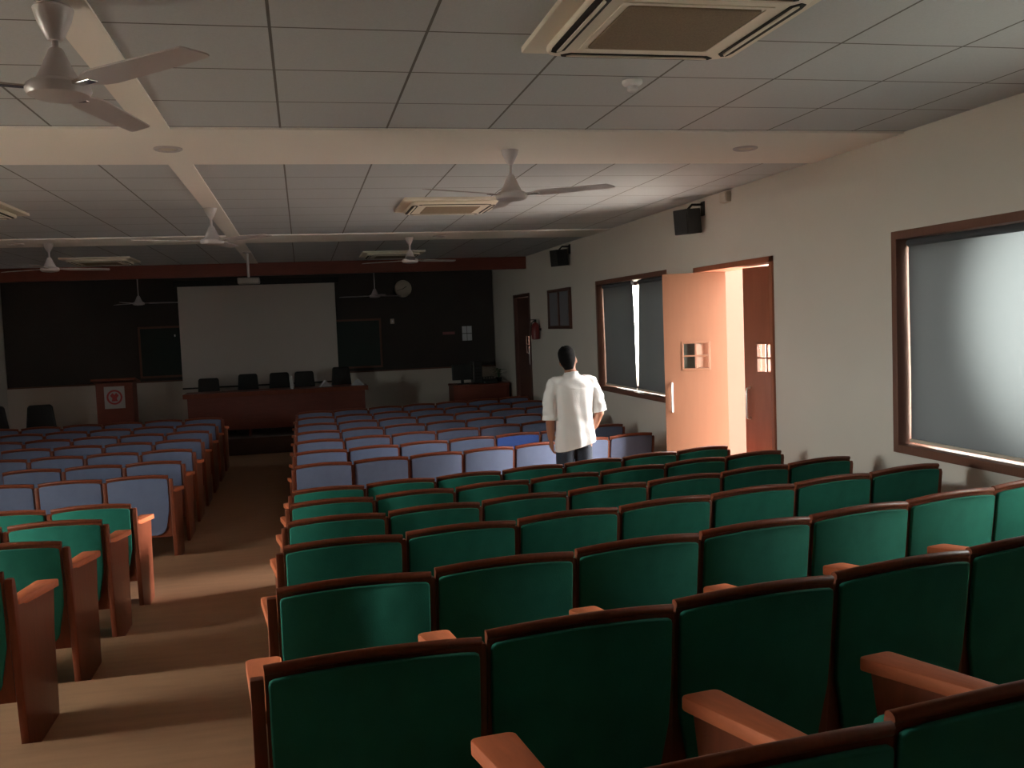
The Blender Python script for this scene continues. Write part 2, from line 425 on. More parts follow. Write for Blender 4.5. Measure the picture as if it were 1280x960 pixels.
def arm_bm(x):
    b = bmesh.new()
    pts = []
    w = .052
    for cx, cy, a0 in ((w-.015, .10+.015, -PI/2), (w-.02, .665-.02, 0), (-(w-.02), .665-.02, PI/2), (-(w-.015), .10+.015, PI)):
        r = .02 if cy > .3 else .015
        for k in range(4):
            a = a0+PI/2*k/3; pts.append((x+cx+r*math.cos(a), cy+r*math.sin(a)))
    pts = [(x+(p[0]-x)*(.56+.44*min(1, (p[1]-.10)/.42)), p[1]) for p in pts]
    prism(b, pts, 'Z', 0, .036, .006, 2)
    for v in b.verts: v.co.z += .69-.058*(v.co.y-.10)/.56-.036
    return b
def seat_bm():
    b = bmesh.new(); pts = [(.13, .36), (.13, .445), (.30, .44), (.50, .455), (.575, .45), (.605, .42), (.60, .38), (.57, .355)]
    prism(b, pts, 'X', -.236, .236, .012, 3); return b
def pan_bm():
    b = bmesh.new(); prism(b, [(.14, .33), (.14, .36), (.57, .354), (.54, .32), (.30, .30)], 'X', -.22, .22, .006, 2); return b
CH = {}
MESH = {}
def cm(key, fn):                   # shared mesh data
    if key not in MESH:
        MESH[key] = fn()
    return MESH[key]
def chair_proto(kind, sides):
    """kind: cloth colour; sides: which end standards this seat carries (-1, 1)"""
    key = (kind, sides)
    t = thing('auditorium_chair', 'x', 'chair')
    obj('backrest', pad_bm(.250, .034, .085, .42, .02, .06, .014), kind, t, True)
    obj('back_panel', pad_bm(.2545, -.004, .013, .285, .017, .085, .006), kind, t, True)
    o = obj('back_board', back_board_bm(), 'wood', t, True); o['label'] = 'reddish wooden shell with a curved top rail'
    obj('seat', seat_bm(), kind, t, True)
    obj('seat_pan', pan_bm(), 'wood', t, True)
    for s in sides:
        obj('side_panel', side_bm(s*.28), 'wood', t, True)
        obj('armrest', arm_bm(s*.28-s*.016), 'armwood', t, True)
    return t
def place_chair(kind, sides, x, y, z, rz, label, group):
    key = (kind, sides)
    if key not in CH:
        t = chair_proto(kind, sides); CH[key] = t
        t.location = (x, y, z); t.rotation_euler = (0, 0, rz); t['label'] = label; t['group'] = group
        return t
    return dup(CH[key], (x, y, z), rz, label, group)
CW = .546
def block_window(rows, colour, first, ranges):
    """seats between the aisle and the windows; each carries the standard on its aisle side"""
    for i, (yr, h) in enumerate(rows):
        lo, hi = ranges[i]
        for k in range(lo, hi):
            X = -.14+.275+CW*k
            sl = .14+.03*(X+.14); y = yr+shift(X)
            kind = colour
            if colour == 'blue' and i == 1 and k == 4: kind = 'deepblue'
            sides = (-1, 1) if k == 6 else (-1,)
            last = k == 6
            pos = f'{ORD[k]} from the aisle'
            row = first(i)
            cw = 'deep blue' if kind == 'deepblue' else colour
            place_chair(kind, sides, X, y, h, .8*math.atan(sl)*min(1, .35+.4*(X+.14)), f'{cw} seat, {pos}, {row}, window-side block',
                        f'{colour} seats of the window-side block')
def block_far(rows, colour, first, counts):
    for i, (yr, h) in enumerate(rows):
        for k in range(counts[i]):
            X = -1.23-.28-.56*k
            sides = (1,)
            place_chair(colour, sides, X, yr, h, 0.0, f'{colour} seat, {ORD[k]} from the aisle, {first(i)}, block opposite the windows',
                        f'{colour} seats of the block opposite the windows')
gl = lambda i: f'{ORD[6-i]} green row behind the blue'
bl = lambda i: f'{ORD[i]} blue row from the green'
block_window(GROW, 'green', gl, [(0, 4), (0, 6)]+[(0, 7)]*5)
block_far(GROW[3:], 'green', lambda i: gl(i+3), [1, 2, 2, 2])
block_window([(y, 0.0) for y in BROW], 'blue', bl, [(0, 7)]*7)
block_far([(y, 0.0) for y in BROW], 'blue', bl, [3, 3, 4, 4, 5, 5, 6])

# ------------------------------------------------------------------ ceiling fans
def fan(label, x, y, drop, a0, small):
    t = thing('ceiling_fan', label, 'fan', (x, y, ZC), 0, 'white three-blade ceiling fans')
    b = NB()
    if small: lathe(b, [(.02, -.001), (.058, -.004), (.052, -.03), (.030, -.075), (.016, -.10)])
    else: lathe(b, [(.060, -.012), (.066, -.02), (.055, -.06), (.030, -.115), (.022, -.125)])
    obj('canopy', b, 'fan', t, True)
    b = NB(); tube(b, [(0, 0, 0), (0, 0, -drop+.06)], .0105, 10); obj('downrod', b, 'fan', t, True)
    b = NB(); z = -drop
    lathe(b, [(.02, z+.12), (.024, z+.115), (.052, z+.05), (.072, z+.012), (.074, z+.006)]); obj('lower_canopy', b, 'fan', t, True)
    b = NB()
    lathe(b, [(.06, z+.012), (.086, z+.008), (.102, z-.004), (.106, z-.022), (.098, z-.038), (.078, z-.046), (.045, z-.051), (.02, z-.053)], 32)
    obj('motor_housing', b, 'fan', t, True)
    for k in range(3):
        a = math.radians(a0)+k*2*PI/3
        b = bmesh.new()
        P = [(.09, -.020), (.15, -.028), (.19, -.050), (.24, -.060), (.50, -.057), (.665, -.053), (.675, -.045), (.70, .02), (.697, .034), (.685, .040), (.45, .050), (.24, .056), (.19, .048), (.15, .028), (.09, .020)]
        prism(b, P, 'Z', -.0025, .0025)
        tilt = math.radians(-8)
        for v in b.verts:
            yy = v.co.y; v.co = Vector((v.co.x, yy*math.cos(tilt), v.co.z+yy*math.sin(tilt)))
        bmesh.ops.transform(b, matrix=Matrix.Translation((0, 0, z-.012)) @ Matrix.Rotation(a, 4, 'Z'), verts=b.verts)
        bl_ = obj('blade', b, 'fan', t)
        b = NB(); bx(b, .075, .19, -.02, .02, -.006, -.001, .002)
        bmesh.ops.transform(b, matrix=Matrix.Translation((0, 0, z-.012)) @ Matrix.Rotation(a, 4, 'Z'), verts=b.verts)
        obj('blade_bracket', b, 'chrome', bl_)
    return t
fan('white ceiling fan hanging close overhead beside the long plaster strip', -.765, 3.52, .27, -43, False)
fan('white ceiling fan beside the second ceiling air conditioner, over the cross aisle', 1.40, 6.16, .285, 86, True)
fan('white ceiling fan at the end of the long plaster strip, before the dark half', -.75, 9.0, .285, 318, True)
fan('dim ceiling fan over the blue seats on the window side', 1.40, 12.15, .285, 25, True)
fan('dim ceiling fan over the blue seats opposite the windows', -2.87, 12.15, .285, 30, True)
fan('small dim fan over the stage, between black wall and projection screen', -2.87, 18.3, .52, 15, True)
fan('small dim fan over the stage beside the round wall clock', 1.40, 18.3, .52, 40, True)

# ------------------------------------------------------------------ cassette air conditioners
def cassette(label, x, y):
    t = thing('ceiling_air_conditioner', label, 'air conditioner', (x, y, ZC), 0, 'square cassette air conditioners in the ceiling')
    S = .475
    def rr(h, r, n=5):
        p = []
        for cx, cy, a0 in ((h-r, h-r, 0), (-(h-r), h-r, PI/2), (-(h-r), -(h-r), PI), (h-r, -(h-r), 3*PI/2)):
            for k in range(n+1): a = a0+PI/2*k/n; p.append((cx+r*math.cos(a), cy+r*math.sin(a)))
        return p
    b = NB(); prism(b, rr(S, .012), 'Z', -.012, .012, .003); 
    obj('cover_panel', b, 'acplastic', t)
    b = bmesh.new()               # raised inner body, edges sloping
    prism(b, rr(.40, .07), 'Z', -.045, -.012, .012, 3); obj('inner_panel', b, 'acplastic', t, True)
    b = NB(); prism(b, rr(.255, .02), 'Z', -.052, -.044, .003); obj('intake_grille', b, 'acgrille', t)
    b = bmesh.new()
    q = rr(.262, .02); 
    bx(b, -.285, .285, -.285, -.262, -.049, -.044); bx(b, -.285, .285, .262, .285, -.049, -.044); bx(b, -.285, -.262, -.262, .262, -.049, -.044); bx(b, .262, .285, -.262, .262, -.049, -.044)
    obj('grille_frame', b, 'acplastic', t)
    for k in range(4):
        b = NB()
        pts = [(-.30, .335), (.30, .335), (.335, .362), (.325, .385), (.28, .392), (-.28, .392), (-.325, .385), (-.335, .362)]
        prism(b, pts, 'Z', -.0475, -.040)
        bmesh.ops.transform(b, matrix=Matrix.Rotation(k*PI/2, 4, 'Z'), verts=b.verts)
        obj('air_outlet', b, 'dark', t)
        b = NB(); prism(b, [(-.29, .352), (.29, .352), (.31, .366), (-.31, .366)], 'Z', -.053, -.0465)
        bmesh.ops.transform(b, matrix=Matrix.Rotation(k*PI/2, 4, 'Z'), verts=b.verts)
        obj('louvre', b, 'acplastic', t)
    return t
cassette('large square air conditioner in the ceiling close overhead', 1.432, 3.455)
cassette('square air conditioner in the ceiling behind the middle fan', 1.43, 8.98)
cassette('square air conditioner in the ceiling opposite the windows, before the plaster band', -2.82, 8.88)
cassette('dim square air conditioner in the ceiling over the front blue seats, window side', 1.43, 14.9)
cassette('dim square air conditioner in the ceiling over the front blue seats, opposite the windows', -2.82, 14.9)

# downlights in the plaster bands, smoke detector
def downlight(label, x, y):
    t = thing('downlight', label, 'light', (x, y, ZC), 0, 'round unlit downlights in the plaster bands')
    b = NB(); lathe(b, [(.085, .002), (.085, -.006), (.075, -.012), (.058, -.008), (.055, .0)], 28); obj('trim_ring', b, 'fan', t, True)
    b = NB(); lathe(b, [(.054, .0), (.052, -.005), (.02, -.007)], 24); obj('diffuser', b, 'beige', t, True)
downlight('round unlit downlight where the plaster strips cross', -.738, 6.14)
downlight('round unlit downlight in the plaster band near the window wall', 3.05, 6.09)
downlight('dim round downlight in the distant plaster band, window side', 1.78, 12.1)
downlight('dim round downlight in the distant plaster band, opposite the windows', -3.2, 12.1)
t = thing('smoke_detector', 'small white smoke detector on the ceiling below the overhead air conditioner', 'smoke detector', (1.63, 4.43, ZC+.012))
b = NB(); lathe(b, [(.05, 0), (.05, -.012), (.042, -.022), (.03, -.026)], 24); obj('base', b, 'paper', t, True)
b = NB(); lathe(b, [(.026, -.026), (.026, -.045), (.018, -.052)], 20); obj('sensor_head', b, 'paper', t, True)

# ------------------------------------------------------------------ fittings on the window wall
def loudspeaker(label, y, z):
    t = thing('wall_speaker', label, 'speaker', (XR, y, z), 0, 'black wall speakers')
    b = NB(); prism(b, [(-.10, -.115), (.10, -.115), (.10, .125), (-.10, .125)], 'Y', -.09, .09, .008)
    bmesh.ops.transform(b, matrix=Matrix.Translation((-.17, 0, 0)) @ Matrix.Rotation(.35, 4, 'Z') @ Matrix.Rotation(-.08, 4, 'Y'), verts=b.verts)
    obj('cabinet', b, 'speaker', t)
    b = NB(); prism(b, [(-.085, -.10), (.085, -.10), (.085, .11), (-.085, .11)], 'Y', -.1, -.092, .004)
    bmesh.ops.transform(b, matrix=Matrix.Translation((-.17, 0, 0)) @ Matrix.Rotation(.35, 4, 'Z') @ Matrix.Rotation(-.08, 4, 'Y'), verts=b.verts)
    obj('grille', b, 'speaker', t)
    b = NB(); bx(b, -.012, 0, -.04, .04, .06, .2, .003); tube(b, [(-.005, 0, .17), (-.12, 0, .17), (-.17, 0, .12)], .012, 8)
    obj('wall_bracket', b, 'black', t)
loudspeaker('black wall speaker above the open door, bracketed near the ceiling', 8.75, 3.0)
loudspeaker('black wall speaker above the framed notice board', 13.5, 3.0)
t = thing('junction_box', 'small beige junction box high on the wall beside a speaker', 'box', (XR, 8.2, 3.17))
b = NB(); bx(b, -.05, 0, -.07, .07, -.05, .045, .006); obj('body', b, 'beige', t)
b = NB(); bx(b, -.056, -.049, -.06, .06, -.04, .035, .003); obj('lid', b, 'beige', t)
t = thing('notice_board', 'dark framed notice board with two pale panes on the window wall', 'notice board', (XR, 14.13, 2.265))
b = NB()
for a, c, d, e in ((-.63, .63, -.31, -.26), (-.63, .63, .26, .31), (-.63, -.575, -.26, .26), (.575, .63, -.26, .26), (-.03, .03, -.26, .26)): bx(b, -.045, 0, a, c, d, e, .005)
obj('frame', b, 'darkdoor', t)
for a, c in ((-.575, -.03), (.03, .575)):
    b = NB(); bx(b, -.022, -.005, a, c, -.26, .26); obj('pane', b, mat('board_pane', (.22, .22, .24), .25), t)
t = thing('fire_extinguisher', 'dark red fire extinguisher on the wall between notice board and dark door', 'fire extinguisher', (XR-.09, 15.42, 1.79))
b = NB(); lathe(b, [(.03, -.01), (.066, 0), (.068, .02), (.068, .22), (.05, .255), (.022, .275), (.02, .285)], 20); obj('cylinder_body', b, 'redcan', t, True)
b = NB(); lathe(b, [(.022, .285), (.024, .31), (.014, .32)], 12); bx(b, -.10, .02, -.012, .012, .315, .33, .003); obj('valve', b, 'black', t, True)
b = NB(); tube(b, [(-.02, .02, .30), (-.05, .07, .27), (-.06, .075, .12), (-.05, .07, .06)], .009, 8); obj('hose', b, 'black', t, True)
b = NB(); bx(b, .06, .09, -.05, .05, .14, .18, .003); obj('wall_bracket', b, 'black', t)

# ------------------------------------------------------------------ front wall: screen, chalkboards, clock, papers
t = thing('projection_screen', 'large pale projection screen on the black front wall', 'screen', (-.81, YF-.09, 1.06))
b = NB(); bx(b, -1.49, 1.49, -.006, .0, .0, 1.95); obj('screen_cloth', b, 'screen', t)
b = NB(); bx(b, -1.56, 1.56, -.05, .056, 1.95, 2.06, .01); obj('screen_housing', b, 'black', t)
b = NB(); bx(b, -1.50, 1.50, -.014, .01, -.03, .0, .004); obj('bottom_bar', b, 'black', t)
def chalkboard(label, x0, x1):
    t = thing('chalkboard', label, 'chalkboard', ((x0+x1)/2, YF-.035, 1.28), 0, 'chalkboards beside the screen')
    w = (x1-x0)/2
    b = NB(); bx(b, -w+.04, w-.04, -.014, 0, .04, .95); obj('writing_surface', b, 'chalk', t)
    b = NB()
    for a, c, d, e in ((-w, w, 0, .04), (-w, w, .95, .99), (-w, -w+.04, .04, .95), (w-.04, w, .04, .95)): bx(b, a, c, -.022, 0, d, e, .003)
    obj('frame', b, 'framewood', t)
chalkboard('dark chalkboard half hidden by the screen, on the lectern side', -3.07, -1.2)
chalkboard('dark chalkboard on the black wall below the round clock', .2, 1.57)
t = thing('wall_clock', 'round pale wall clock high on the black front wall', 'clock', (2.045, YF-.035, 2.85))
b = NB(); lathe(b, [(.17, 0), (.175, .02), (.165, .04), (.155, .034)], 40); 
bmesh.ops.transform(b, matrix=Matrix.Rotation(PI/2, 4, 'X'), verts=b.verts); obj('rim', b, 'beige', t, True)
b = NB(); lathe(b, [(.156, .02), (.156, .031), (.1, .032)], 40)
bmesh.ops.transform(b, matrix=Matrix.Rotation(PI/2, 4, 'X'), verts=b.verts); obj('dial', b, 'clockface', t, True)
for nm, L_, a, w in (('hour_hand', .085, 1.0, .006), ('minute_hand', .13, -1.9, .004)):
    b = NB(); bx(b, -w, w, -.036, -.034, -.02, L_)
    bmesh.ops.transform(b, matrix=Matrix.Rotation(a, 4, 'Y'), verts=b.verts); obj(nm, b, 'black', t)
k = 0
for dx, where in ((0, 'upper one nearest the clock'), (.105, 'upper one nearest the corner')):
    for dz in (0, .155):
        o = NB(); bx(o, 3.225+dx, 3.225+dx+.095, YF-.039, YF-.0355, 1.745+dz, 1.745+dz+.142)
        nm = ('upper' if dz else 'lower')+(' sheet on the corner side' if dx else ' sheet on the clock side')
        tag(obj('paper_notice', o, 'paper'), f'white paper notice on the black front wall, {nm} of four', 'notice', 'four paper notices near the corner')
b = NB(); bx(b, 2.82, 3.07, YF-.04, YF-.0355, 1.885, 1.94); tag(obj('paper_strip', b, mat('faded_red_paper', (.30, .12, .12), .8)), 'narrow reddish paper strip on the black wall beside white notices', 'notice')
for x, z, lb in ((-2.40, 2.08, 'small pale switch plate on the black wall beside the screen'), (1.80, 2.20, 'small pale switch plate on the black wall under the clock')):
    t = thing('switch_plate', lb, 'switch', (x, YF-.035, z))
    b = NB(); bx(b, -.04, .04, -.012, 0, -.05, .05, .004); obj('plate', b, 'beige', t)
    b = NB(); bx(b, -.012, .012, -.018, -.011, -.02, .02, .002); obj('rocker', b, 'paper', t)

# ------------------------------------------------------------------ stage furniture
t = thing('panel_table', 'long reddish wooden table across the stage in front of the screen', 'table', (-.47, 17.2, SZ))
b = NB(); bx(b, -1.57, 1.57, -.32, .36, .735, .775, .006); obj('tabletop', b, 'tablewood', t)
b = NB(); bx(b, -1.50, 1.50, -.27, -.245, .12, .735, .003); obj('front_panel', b, 'tablewood', t)
for x in (-1.49, -.5, .5, 1.49):
    b = NB(); bx(b, x-.02, x+.02, -.245, .32, 0, .735, .003); obj('side_support', b, 'tablewood', t)
b = NB(); bx(b, -1.57, 1.57, -.335, -.319, .70, .78, .003); obj('edge_band', b, 'wood', t)
def stage_chair(label, x, y, rz, hgt=1.0):
    t = thing('conference_chair', label, 'chair', (x, y, SZ), rz, 'black chairs behind the stage table')
    b = bmesh.new(); bx(b, -.20, .20, -.02, .05, .56, hgt, .035, 3)
    for v in b.verts:
        f = max(0, (v.co.z-.75)/.25); v.co.x *= 1-.14*f*f; v.co.y -= .06*(v.co.z-.56)-.4*v.co.x**2
    obj('backrest', b, 'black', t, True)
    b = bmesh.new(); bx(b, -.235, .235, .02, .48, .42, .50, .03, 3); obj('seat', b, 'black', t, True)
    for sx in (-1, 1):
        b = NB(); tube(b, [(sx*.215, .46, 0), (sx*.215, .44, .42)], .013, 10); obj('leg', b, 'black', t, True)
        b = NB(); tube(b, [(sx*.215, -.03, 0), (sx*.215, .03, .42), (sx*.19, .01, .62)], .013, 10); obj('leg', b, 'black', t, True)
        b = NB(); tube(b, [(sx*.24, .40, .43), (sx*.25, .40, .64), (sx*.25, .05, .66), (sx*.22, .0, .62)], .014, 10); obj('armrest', b, 'black', t, True)
    return t
# they face the seats, so they are turned round
for i, (x, hh) in enumerate(((-1.72, .985), (-1.02, 1.03), (-.455, 1.03), (.0, 1.03), (.68, 1.08))):
    stage_chair(('black chair behind the stage table, '+['at the lectern end', 'second from the lectern end', 'at its middle', 'second from the clock end', 'tallest, at the clock end'][i]), x, 18.12, PI+random.uniform(-.08, .08), hh)
for x, y, rot, lb in ((.36, 17.25, .2, 'white paper sheet on the stage table before the tallest chair'), (.93, 17.2, -.3, 'white folded card at the clock end of the stage table')):
    b = NB(); prism(b, [(-.11, 0), (-.10, .004), (0, .11), (.10, .004), (.11, 0), (0, .102)], 'Y', -.07, .07)
    o = tag(obj('paper_card', b, 'paper'), lb, 'paper'); o.location = (x, y, SZ+.775); o.rotation_euler = (0, 0, rot)
# glass bottle between two chairs
t = thing('water_bottle', 'clear water bottle on the stage table between two black chairs', 'bottle', (-.22, 17.05, SZ+.775))
b = NB(); lathe(b, [(.028, 0), (.032, .01), (.032, .14), (.014, .185), (.013, .205)], 16); obj('bottle_body', b, mat('bottle_plastic', (.5, .5, .5), .2), t, True)
b = NB(); lathe(b, [(.015, .205), (.015, .225), (.012, .227)], 14); obj('cap', b, 'paper', t, True)

t = thing('lectern', 'reddish wooden lectern with a pale emblem panel on the stage', 'lectern', (-3.2, 17.5, SZ))
b = NB(); bx(b, -.30, .30, -.20, .22, .05, 1.02, .006); obj('body', b, 'tablewood', t)
b = NB(); bx(b, -.34, .34, -.24, .26, 0, .06, .008); obj('plinth', b, 'wood', t)
b = NB(); prism(b, [(-.26, 1.06), (-.26, 1.10), (.27, 1.02), (.27, .98)], 'X', -.36, .36, .004); obj('reading_top', b, 'wood', t)
b = NB(); bx(b, -.165, .165, -.214, -.199, .58, .96, .003); p = obj('emblem_panel', b, mat('emblem_card', (.42, .40, .40), .7), t)
b = NB()
for k in range(30):
    a0, a1 = 2*PI*k/30, 2*PI*(k+1)/30
    prism(b, [(.128*math.cos(a0), .128*math.sin(a0)), (.128*math.cos(a1), .128*math.sin(a1)), (.098*math.cos(a1), .098*math.sin(a1)), (.098*math.cos(a0), .098*math.sin(a0))], 'Z', 0, .004)
prism(b, [(-.05, -.07), (.05, -.07), (.035, -.02), (.07, .03), (.03, .075), (0, .04), (-.03, .075), (-.07, .03), (-.035, -.02)], 'Z', 0, .004)
bmesh.ops.transform(b, matrix=Matrix.Translation((0, -.2145, .775)) @ Matrix.Rotation(PI/2, 4, 'X'), verts=b.verts)
obj('emblem', b, 'redink', p)

t = thing('control_desk', 'small reddish desk with equipment in the corner by the dark door', 'desk', (3.25, 18.05, SZ))
b = NB(); bx(b, -.50, .60, -.33, .33, .60, .64, .005); obj('desktop', b, 'tablewood', t)
b = NB(); bx(b, -.47, .57, -.30, -.28, .25, .60, .003); obj('front_panel', b, 'tablewood', t)
for x in (-.47, .57):
    b = NB(); bx(b, x-.02, x+.02, -.30, .30, 0, .60, .003); obj('side_support', b, 'tablewood', t)
t = thing('desktop_monitor', 'black monitor seen from behind on the corner desk', 'monitor', (2.98, 18.0, SZ+.64))
b = NB(); bx(b, -.20, .20, -.03, .02, .08, .38, .012); obj('screen_housing', b, 'monitor', t)
b = NB(); bx(b, -.03, .03, .0, .03, .01, .12, .004); bx(b, -.11, .11, -.08, .09, 0, .014, .004); obj('stand', b, 'monitor', t)
t = thing('amplifier', 'taller black equipment box on the corner desk beside the monitor', 'amplifier', (3.28, 18.1, SZ+.64))
b = NB(); bx(b, -.085, .085, -.16, .16, .01, .43, .008); obj('case', b, 'monitor', t)
b = NB()
for k_ in range(5): bx(b, -.06, .06, -.166, -.158, .08+.06*k_, .10+.06*k_, .002)
obj('front_slots', b, 'black', t)
t = thing('mixer', 'low black mixing unit on the corner desk', 'mixer', (3.50, 17.95, SZ+.64))
b = NB(); prism(b, [(-.16, 0), (-.16, .05), (.14, .12), (.14, 0)], 'X', -.13, .13, .006); obj('case', b, 'monitor', t)
b = NB()
for k_ in range(5): lathe(b, [(.011, 0), (.009, .02), (.006, .022)], 10, (-.10+.05*k_, 0, .09))
obj('control_knob', b, 'beige', t)
t = thing('potted_plant', 'small leafy potted plant at the wall end of the corner desk', 'plant', (3.73, 18.15, SZ+.64))
b = NB(); lathe(b, [(.05, 0), (.065, .08), (.07, .09), (.06, .088)], 18); obj('pot', b, 'monitor', t, True)
b = NB()
for k_ in range(16):
    a = k_*2.4; r = .05+.07*random.random(); h = .16+.14*random.random()
    q = bmesh.new()
    pts = [(0, -.002), (.4, -.16), (.75, -.14), (1, 0), (.75, .14), (.4, .16)]
    prism(q, [(p[0]*.13, p[1]*.13) for p in pts], 'Z', -.001, .001)
    bmesh.ops.transform(q, matrix=Matrix.Translation((r*.5*math.cos(a), r*.5*math.sin(a), h)) @ Matrix.Rotation(a, 4, 'Z') @ Matrix.Rotation(.4-.8*random.random(), 4, 'Y'), verts=q.verts)
    join(b, q); tube(b, [(0, 0, .08), (r*.5*math.cos(a), r*.5*math.sin(a), h)], .003, 5)
obj('foliage', b, 'leaf', t)

def office_chair(label, x, y, rz):
    t = thing('swivel_chair', label, 'chair', (x, y, 0), rz, 'black swivel chairs before the stage')
    b = bmesh.new(); bx(b, -.23, .23, -.03, .05, .56, 1.10, .04, 4)
    for v in b.verts:
        f = max(0, (v.co.z-.8)/.3); v.co.x *= 1-.30*f*f; v.co.y += .5*v.co.x**2-.08*(v.co.z-.56)
    obj('backrest', b, 'black', t, True)
    b = bmesh.new(); bx(b, -.245, .245, 0, .47, .43, .52, .035, 3); obj('seat', b, 'black', t, True)
    b = NB(); tube(b, [(0, .22, .08), (0, .22, .43)], .028, 12); obj('gas_column', b, 'black', t, True)
    b = NB(); tube(b, [(0, .05, .46), (0, -.03, .50), (0, -.02, .68)], .02, 8); obj('back_support', b, 'black', t, True)
    for k_ in range(5):
        a = k_*2*PI/5+.3; c, s_ = math.cos(a), math.sin(a)
        b = NB(); tube(b, [(0, .22, .10), (.29*c, .22+.29*s_, .065)], [.022, .014], 8); l = obj('leg', b, 'black', t, True)
        b = NB(); ball(b, (.29*c, .22+.29*s_, .028), .028, 10); obj('caster', b, 'black', l, True)
office_chair('black swivel chair with rounded back before the stage, opposite the windows', -4.0, 15.75, .15)
office_chair('black swivel chair partly cut off, against the wall opposite the windows', -4.72, 15.95, -.2)

# ceiling projector on its pole
t = thing('ceiling_projector', 'pale projector hanging on a pole in front of the screen', 'projector', (-.70, 14.0, ZC))
b = NB(); lathe(b, [(.06, 0), (.06, -.01), (.02, -.02)], 20); obj('ceiling_plate', b, 'fan', t, True)
b = NB(); tube(b, [(0, 0, -.01), (0, 0, -.36)], .018, 12); obj('pole', b, 'fan', t, True)
b = NB(); bx(b, -.15, .15, -.12, .13, -.45, -.36, .015, 3); obj('housing', b, mat('grey_plastic', (.22, .20, .18), .5), t, True)
b = NB(); lathe(b, [(.045, 0), (.045, .03), (.03, .032)], 20)
bmesh.ops.transform(b, matrix=Matrix.Translation((.06, .13, -.405)) @ Matrix.Rotation(-PI/2, 4, 'X'), verts=b.verts); obj('lens', b, 'dark', t, True)

# ------------------------------------------------------------------ the man in the cross aisle
def fuse(name, bm, m, parent, voxel, smooth_it, post=None):
    """melt overlapping volumes into one continuous surface"""
    me = bpy.data.meshes.new('tmp'); bm.to_mesh(me); bm.free()
    o = bpy.data.objects.new('tmp', me); COL.objects.link(o)
    r = o.modifiers.new('r', 'REMESH'); r.mode = 'VOXEL'; r.voxel_size = voxel
    if smooth_it:
        s = o.modifiers.new('s', 'SMOOTH'); s.factor = .5; s.iterations = smooth_it
    dg = bpy.context.evaluated_depsgraph_get(); ev = o.evaluated_get(dg)
    nm = bpy.data.meshes.new_from_object(ev)
    bpy.data.objects.remove(o); bpy.data.meshes.remove(me)
    nm.name = name; nm.materials.clear(); nm.materials.append(M[m])
    if post:
        for v in nm.vertices: v.co = post(v.co)
    for p in nm.polygons: p.use_smooth = True
    q = bpy.data.objects.new(name, nm); COL.objects.link(q)
    if parent: q.parent = parent
    return q
MX, MY, MZ = 2.49, 8.66, .08
man = thing('person', 'person in loose white shirt and dark trousers standing with back turned in the cross aisle', 'person', (MX, MY, MZ), .06)
tilt = Matrix.Translation((-.01, 0, 1.50)) @ Matrix.Rotation(-.16, 4, 'Y') @ Matrix.Rotation(-.12, 4, 'X') @ Matrix.Rotation(-.38, 4, 'Z') @ Matrix.Translation((0, 0, -1.50))
def hd(p): return tilt @ Vector(p)
b = NB()
# trunk and hips
loft(b, [(0, 0, .84, .135, .10), (0, 0, .92, .165, .115), (0, 0, 1.02, .150, .105), (0, .0, 1.14, .150, .105), (0, 0, 1.28, .175, .118), (0, -.005, 1.38, .185, .112), (0, -.01, 1.44, .14, .085), (-.003, -.005, 1.48, .075, .065), (-.006, 0, 1.52, .058, .060)], 28, 2.3)
# neck and head
tube(b, [(-.004, -.01, 1.44), (-.008, 0, 1.50), hd((0, .012, 1.56))], [.07, .058, .055], 16)
h = NB()
loft(h, [(0, .03, 1.515, .030, .032), (0, .045, 1.53, .045, .052), (0, .030, 1.555, .058, .078), (0, .018, 1.59, .069, .090), (0, .010, 1.63, .074, .096), (0, .004, 1.67, .075, .097), (0, 0, 1.705, .068, .088), (0, -.002, 1.735, .048, .064), (0, -.002, 1.748, .022, .03)], 28, 2.15)
ball(h, (0, .112, 1.605), (.014, .02, .018), 10); ball(h, (0, .105, 1.63), (.010, .014, .028), 10)         # nose
ball(h, (0, .103, 1.565), (.024, .010, .006), 10); ball(h, (0, .101, 1.554), (.020, .010, .007), 10)       # lips
ball(h, (0, .085, 1.528), (.026, .022, .016), 10)                                                       # chin
for s in (-1, 1):
    ball(h, (s*.032, .092, 1.640), (.017, .009, .009), 10); ball(h, (s*.033, .096, 1.660), (.024, .008, .006), 10)
    ball(h, (s*.077, .002, 1.615), (.010, .020, .033), 12)                                              # ear
bmesh.ops.transform(h, matrix=tilt, verts=h.verts); join(b, h)
